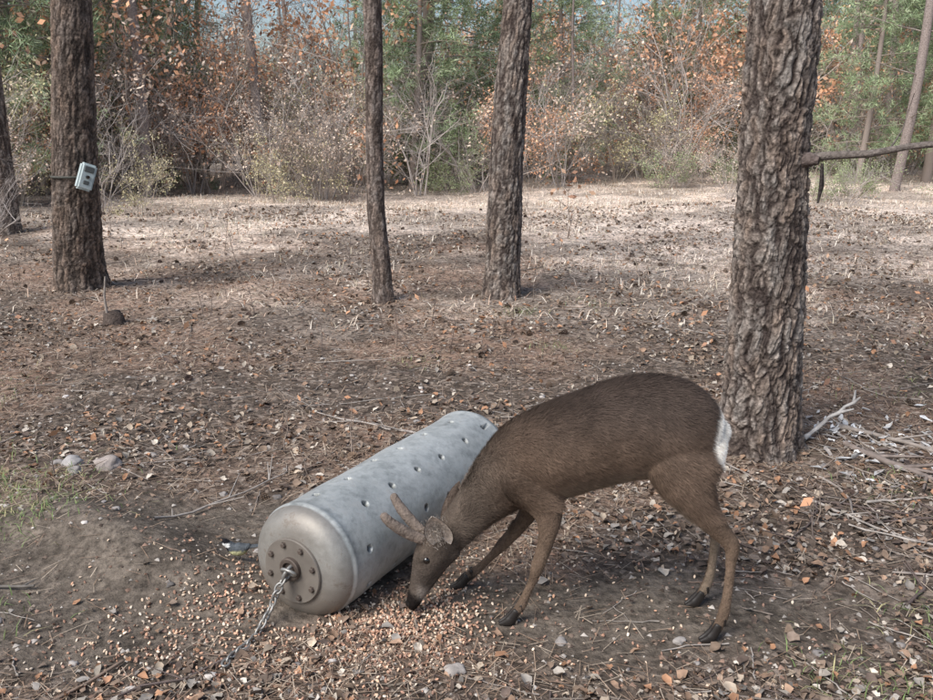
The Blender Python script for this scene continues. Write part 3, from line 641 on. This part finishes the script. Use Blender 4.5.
# ------------------------------------------------------------------ steel drum feeder
drum=empty('metal_drum_feeder')
ax2=np.array([BAR1[0]-BAR0[0],BAR1[1]-BAR0[1],0]);LEN=np.linalg.norm(ax2);ax2/=LEN
lt=np.array([ax2[1],-ax2[0],0]);upv=np.array([0,0,1.])
O=np.array([BAR0[0],BAR0[1],BR-.010])
def drum_mat():
    m,nt,b=mat_new('galvanised_steel');N=nt.nodes;L=nt.links
    tc=N.new('ShaderNodeTexCoord')
    def noi(s,d=8,r=.6):
        n=N.new('ShaderNodeTexNoise');n.inputs['Scale'].default_value=s;n.inputs['Detail'].default_value=d;n.inputs['Roughness'].default_value=r;L.new(tc.outputs['Object'],n.inputs['Vector']);return n
    n1=noi(5.5);n2=noi(22,10,.75);n3=noi(110)
    vo=N.new('ShaderNodeTexVoronoi');vo.inputs['Scale'].default_value=75;L.new(tc.outputs['Object'],vo.inputs['Vector'])
    vs=N.new('ShaderNodeSeparateColor');L.new(vo.outputs['Color'],vs.inputs[0])
    cr=N.new('ShaderNodeValToRGB');e=cr.color_ramp.elements;e[0].position=.36;e[0].color=(.27,.285,.275,1);e[1].position=.62;e[1].color=(.58,.60,.585,1)
    ml=N.new('ShaderNodeMix');ml.data_type='FLOAT';ml.inputs[0].default_value=.5;L.new(n1.outputs['Fac'],ml.inputs[2]);L.new(n2.outputs['Fac'],ml.inputs[3])
    sp_=N.new('ShaderNodeMath');sp_.operation='MULTIPLY_ADD';sp_.inputs[1].default_value=.05;L.new(vs.outputs[0],sp_.inputs[0]);L.new(ml.outputs[0],sp_.inputs[2]);L.new(sp_.outputs[0],cr.inputs[0])
    c2=N.new('ShaderNodeValToRGB');e=c2.color_ramp.elements;e[0].position=.54;e[0].color=(0,0,0,1);e[1].position=.66;e[1].color=(1,1,1,1);L.new(n2.outputs['Fac'],c2.inputs[0])
    at=N.new('ShaderNodeAttribute');at.attribute_name='Col'
    sep=N.new('ShaderNodeSeparateColor');L.new(at.outputs['Color'],sep.inputs[0])
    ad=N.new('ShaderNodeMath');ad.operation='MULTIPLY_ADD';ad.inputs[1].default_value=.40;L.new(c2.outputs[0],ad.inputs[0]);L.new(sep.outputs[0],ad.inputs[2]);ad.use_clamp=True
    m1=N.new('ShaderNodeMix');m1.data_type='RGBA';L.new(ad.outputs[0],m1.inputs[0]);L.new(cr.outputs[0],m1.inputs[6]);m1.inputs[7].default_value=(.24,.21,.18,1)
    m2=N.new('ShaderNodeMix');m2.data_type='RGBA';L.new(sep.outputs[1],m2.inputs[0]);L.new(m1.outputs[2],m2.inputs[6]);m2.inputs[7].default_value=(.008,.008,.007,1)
    L.new(m2.outputs[2],b.inputs['Base Color']);b.inputs['Metallic'].default_value=.4
    rr=N.new('ShaderNodeMapRange');rr.inputs[3].default_value=.36;rr.inputs[4].default_value=.72;L.new(n2.outputs['Fac'],rr.inputs[0]);L.new(rr.outputs[0],b.inputs['Roughness'])
    b.inputs['Specular IOR Level'].default_value=.35
    bp=N.new('ShaderNodeBump');bp.inputs['Strength'].default_value=.3;bp.inputs['Distance'].default_value=.004;L.new(n2.outputs['Fac'],bp.inputs['Height'])
    b2=N.new('ShaderNodeBump');b2.inputs['Strength'].default_value=.2;b2.inputs['Distance'].default_value=.002;L.new(n3.outputs['Fac'],b2.inputs['Height']);L.new(bp.outputs[0],b2.inputs['Normal']);L.new(b2.outputs[0],b.inputs['Normal'])
    return m
M_drum=drum_mat()
prof=[(.004,.0),(.004,.03),(.002,.06),(.001,.09),(.003,.115),(.010,.135),(.022,.152),(.036,.163),(.052,.1685),(.060,.170),(.064,.1735),(.074,.1735),(.078,.171)]
for q in np.linspace(.10,LEN-.12,320):prof.append((q,.1715))
prof+=[(LEN-.085,.171),(LEN-.08,.1735),(LEN-.07,.1735),(LEN-.066,.170),(LEN-.045,.163),(LEN-.02,.140),(LEN-.006,.10),(LEN,.05),(LEN+.001,0)]
nt2=340
holes=[(.14+kx*.150+(.075 if rr%2 else 0)+random.gauss(0,.008),rr*math.pi*2/9+.25+random.gauss(0,.04)) for rr in range(9) for kx in range(6)]
V=[];C=[]
for (s_,r_) in prof:
    inb=.09<s_<LEN-.1
    hh=[(hs,ht) for hs,ht in holes if abs(s_-hs)<.012] if inb else []
    for b in range(nt2):
        th=b/nt2*2*math.pi
        h1=noise.noise(Vector((s_*4,math.cos(th)*1.2,math.sin(th)*1.2)))*.005+noise.noise(Vector((s_*13,math.cos(th)*3,math.sin(th)*3)))*.0014 if inb else 0
        hole=0
        for (hs,ht) in hh:
            dth=(th-ht+math.pi)%(2*math.pi)-math.pi
            d=math.hypot(s_-hs,dth*.17)
            if d<.0105:hole=1
        rr_=r_+h1-(.025 if hole else 0)
        V.append(O+ax2*s_+(lt*math.cos(th)+upv*math.sin(th))*rr_)
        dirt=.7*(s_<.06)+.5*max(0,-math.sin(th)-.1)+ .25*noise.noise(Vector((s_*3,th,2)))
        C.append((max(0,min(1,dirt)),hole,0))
m=len(prof);i=np.arange(m-1)[:,None]*nt2;j=np.arange(nt2)[None];j2=(j+1)%nt2
F=np.stack([i+j,i+j2,i+nt2+j2,i+nt2+j],-1).reshape(-1,4)
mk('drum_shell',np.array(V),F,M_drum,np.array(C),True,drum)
M_flange=mat_flat('flange_steel',(.21,.185,.16),.6,.3,18,.35,.3)
M_rust=mat_flat('rusty_steel',(.12,.095,.08),.6,.4,40,.4,.4)
def disc(prof,c,n=64):
    V=[]
    for (s_,r_) in prof:
        for b in range(n):
            th=b/n*2*math.pi;V.append(c-ax2*s_+(lt*math.cos(th)+upv*math.sin(th))*r_)
    m=len(prof);F=[[a*n+b,a*n+(b+1)%n,(a+1)*n+(b+1)%n,(a+1)*n+b] for a in range(m-1) for b in range(n)]
    return np.array(V),F
FC=O+np.array([0,0,-.004])
V,F=disc([(-.003,.098),(.006,.098),(.009,.096),(.009,.0)],FC);mk('flange_plate',V,F,M_flange,parent=drum)
V,F=disc([(.009,.034),(.020,.034),(.022,.031),(.022,.022),(.012,.020),(.012,0)],FC+np.array([0,0,.01]));mk('pipe_socket',V,F,M_rust,parent=drum)
ps=[]
for q in range(8):
    th=q*math.pi/4+.3;c=FC+(lt*math.cos(th)+upv*math.sin(th))*.080
    ps.append(disc([(.008,.010),(.010,.010),(.010,.0078),(.016,.0078),(.0175,.006),(.0175,0)],c,6))
V,F=join_lofts(ps);mk('bolts',V,F,M_rust,parent=drum)
M_chain=mat_flat('chain_steel',(.34,.33,.31),.45,.6,50,.3,.2)
def ring(c,n1,n2,R1,R2,r,n=24,k=8):
    n1=nrm(np.array(n1,float));n2=np.array(n2,float);n2=nrm(n2-n1*(n1@n2));nn=np.cross(n1,n2);V=[];F=[]
    for a in range(n):
        t=a/n*2*math.pi;p=c+n1*R1*math.cos(t)+n2*R2*math.sin(t);o_=nrm(n1*math.cos(t)/R1+n2*math.sin(t)/R2)
        for b in range(k):
            g_=b/k*2*math.pi;V.append(p+o_*r*math.cos(g_)+nn*r*math.sin(g_))
    for a in range(n):
        for b in range(k):F.append([a*k+b,a*k+(b+1)%k,((a+1)%n)*k+(b+1)%k,((a+1)%n)*k+b])
    return np.array(V),F
p0=FC-ax2*.03;path=[p0,p0+np.array([-.022,-.02,-.035]),p0+np.array([-.045,-.03,-.09]),np.array([-.565,2.24,.045]),np.array([-.585,2.21,.014]),np.array([-.60,2.17,.012]),np.array([-.63,2.11,.012]),np.array([-.64,2.05,.012])]
path=catmull(path,12);seg=np.r_[0,np.cumsum(np.linalg.norm(np.diff(path,axis=0),axis=1))]
nl=int(seg[-1]/.0215);ps=[]
for q in range(nl):
    s_=q*.0215;c=np.array([np.interp(s_,seg,path[:,e]) for e in range(3)]);c2_=np.array([np.interp(s_+.01,seg,path[:,e]) for e in range(3)])
    d=nrm(c2_-c);side=nrm(np.cross(d,[.2,.3,.93]));up2=np.cross(side,d);ps.append(ring(c,d,side if q%2 else up2,.0155,.0095,.0034,16,6))
ps.append(ring(p0+ax2*.008,lt*.4+upv,ax2,.026,.022,.0055,24,8))
ps.append(ring(p0+np.array([.012,0,.012])-ax2*.01,lt,upv*.6-ax2*.5,.022,.015,.005,24,8))
V,F=join_lofts(ps);mk('chain',V,F,M_chain,smooth=True,parent=drum)
# ------------------------------------------------------------------ small bird beside the drum
bird=empty('great_tit')
bx,by=-.735,2.63;bz=float(hz(bx,by))
ps=[loft([(bx+.035,by,bz+.050,.008,.010),(bx+.012,by,bz+.040,.021,.018),(bx-.012,by,bz+.040,.020,.018),(bx-.030,by,bz+.056,.013,.013),(bx-.038,by,bz+.062,.012,.012)],n=18)]
ps.append(loft([(bx+.030,by,bz+.046,.006,.010),(bx+.085,by+.01,bz+.050,.002,.010)],n=10))
V,F=join_lofts(ps);V=np.array(V)
c=np.tile(np.array([.09,.10,.11])[None],(len(V),1))
c[(V[:,2]<bz+.038)]=(.52,.50,.28);c[(V[:,0]<bx-.024)]=(.015,.015,.018)
ck=(V[:,0]<bx-.024)&(np.abs(V[:,2]-(bz+.056))<.007)&(np.abs(V[:,1]-by)>.006);c[ck]=(.8,.8,.78)
mk('plumage',V,F,M_hide,c,True,bird)
T=Tubes();T.add([(bx-.048,by,bz+.062),(bx-.060,by,bz+.059)],[.004,.0008],6,(.03,.03,.03))
for dy in(-.008,.008):
    T.add([(bx,by+dy,bz+.024),(bx+.004,by+dy,bz+.002),(bx-.012,by+dy,bz+.001)],[.0018,.0014,.001],5,(.1,.09,.09))
V,F,C=T.arrays();mk('beak_and_legs',V,F,M_twig,C,parent=bird)
# ------------------------------------------------------------------ trail camera strapped to the left pine
cam_e=empty('trail_camera')
def box(name,size,bev,mat,parent,mtx):
    bm=bmesh.new();bmesh.ops.create_cube(bm,size=1);
    for v_ in bm.verts:v_.co=Vector((v_.co.x*size[0],v_.co.y*size[1],v_.co.z*size[2]))
    bmesh.ops.bevel(bm,geom=bm.edges[:],offset=bev,segments=3,affect='EDGES')
    me=bpy.data.meshes.new(name);bm.to_mesh(me);bm.free();me.materials.append(mat)
    o=bpy.data.objects.new(name,me);COL.objects.link(o);o.matrix_world=mtx;o.parent=parent;return o
M_cam=mat_flat('weathered_plastic',(.46,.53,.53),.5,0,30,.35,.1)
M_dark=mat_flat('dark_plastic',(.10,.11,.11),.3,0,30,.2,0)
base=Matrix.Translation((-2.995,7.17,.965))@Matrix.Rotation(.7,4,'Z')@Matrix.Rotation(.35,4,'Y')
box('housing',(.12,.07,.21),.014,M_cam,cam_e,base)
box('front_panel',(.075,.012,.045),.004,M_dark,cam_e,base@Matrix.Translation((0,-.036,.06)))
box('sensor_window',(.045,.012,.03),.004,M_dark,cam_e,base@Matrix.Translation((0,-.036,-.045)))
bm=bmesh.new();bmesh.ops.create_cone(bm,cap_ends=True,segments=24,radius1=.014,radius2=.012,depth=.02)
me=bpy.data.meshes.new('lens');bm.to_mesh(me);bm.free();me.materials.append(M_eye);o=bpy.data.objects.new('lens',me);COL.objects.link(o);o.matrix_world=base@Matrix.Translation((0,-.046,.0))@Matrix.Rotation(math.pi/2,4,'X');o.parent=cam_e
T=Tubes();a=np.linspace(0,6.3,40);T.add(np.stack([-3.16+.172*np.cos(a),7.35+.172*np.sin(a),.96+.0*a],-1),np.full(40,.010),6,(.09,.09,.08));V,F,C=T.arrays();mk('strap',V,F,M_litter,C,parent=cam_e)
st=empty('tree_stump');T=Tubes()
sx,sy=-2.5,6.2;sz=float(hz(sx,sy));T.add([(sx,sy,sz-.03),(sx,sy,sz+.02),(sx+.005,sy,sz+.08),(sx+.005,sy,sz+.085)],[.10,.075,.065,.001],14,(.09,.07,.06))
V,F,C=T.arrays();V=V+rng.normal(size=V.shape)*.005;mk('stump_wood',V,F,M_bark,C,parent=st)
T=Tubes();T.add([(sx-.03,sy-.02,sz),(sx-.04,sy-.02,sz+.2),(sx-.02,sy-.02,sz+.34)],[.010,.008,.006],7,(.3,.26,.23));V,F,C=T.arrays();mk('stake',V,F,M_twig,C,parent=st)
# ------------------------------------------------------------------ light, world, camera
w=bpy.data.worlds.new('World');scene.world=w;w.use_nodes=True;nt=w.node_tree
sk=nt.nodes.new('ShaderNodeTexSky');sk.sky_type='NISHITA';sk.sun_disc=False
el,az=math.radians(48),math.radians(-138)
sk.sun_elevation=el;sk.sun_rotation=az;sk.air_density=1.0;sk.dust_density=2.2;sk.ozone_density=1.0
bgn=nt.nodes['Background'];bgn.inputs['Strength'].default_value=.15
nt.links.new(sk.outputs[0],bgn.inputs['Color'])
sl=bpy.data.lights.new('sun','SUN');sl.energy=3.7;sl.angle=math.radians(32);sl.color=(1,.98,.94)
so=bpy.data.objects.new('sun',sl);COL.objects.link(so)
dv=Vector((math.sin(az)*math.cos(el),math.cos(az)*math.cos(el),math.sin(el)))
so.rotation_euler=dv.to_track_quat('Z','Y').to_euler()
cd=bpy.data.cameras.new('camera');co=bpy.data.objects.new('camera',cd);COL.objects.link(co)
co.location=(0,0,1.4);co.rotation_euler=(math.radians(90-14.4),0,0)
cd.sensor_width=36;cd.lens=896/933*36;cd.clip_end=500;cd.clip_start=.05
scene.camera=co
scene.view_settings.view_transform='Standard';scene.view_settings.look='None';scene.view_settings.exposure=0
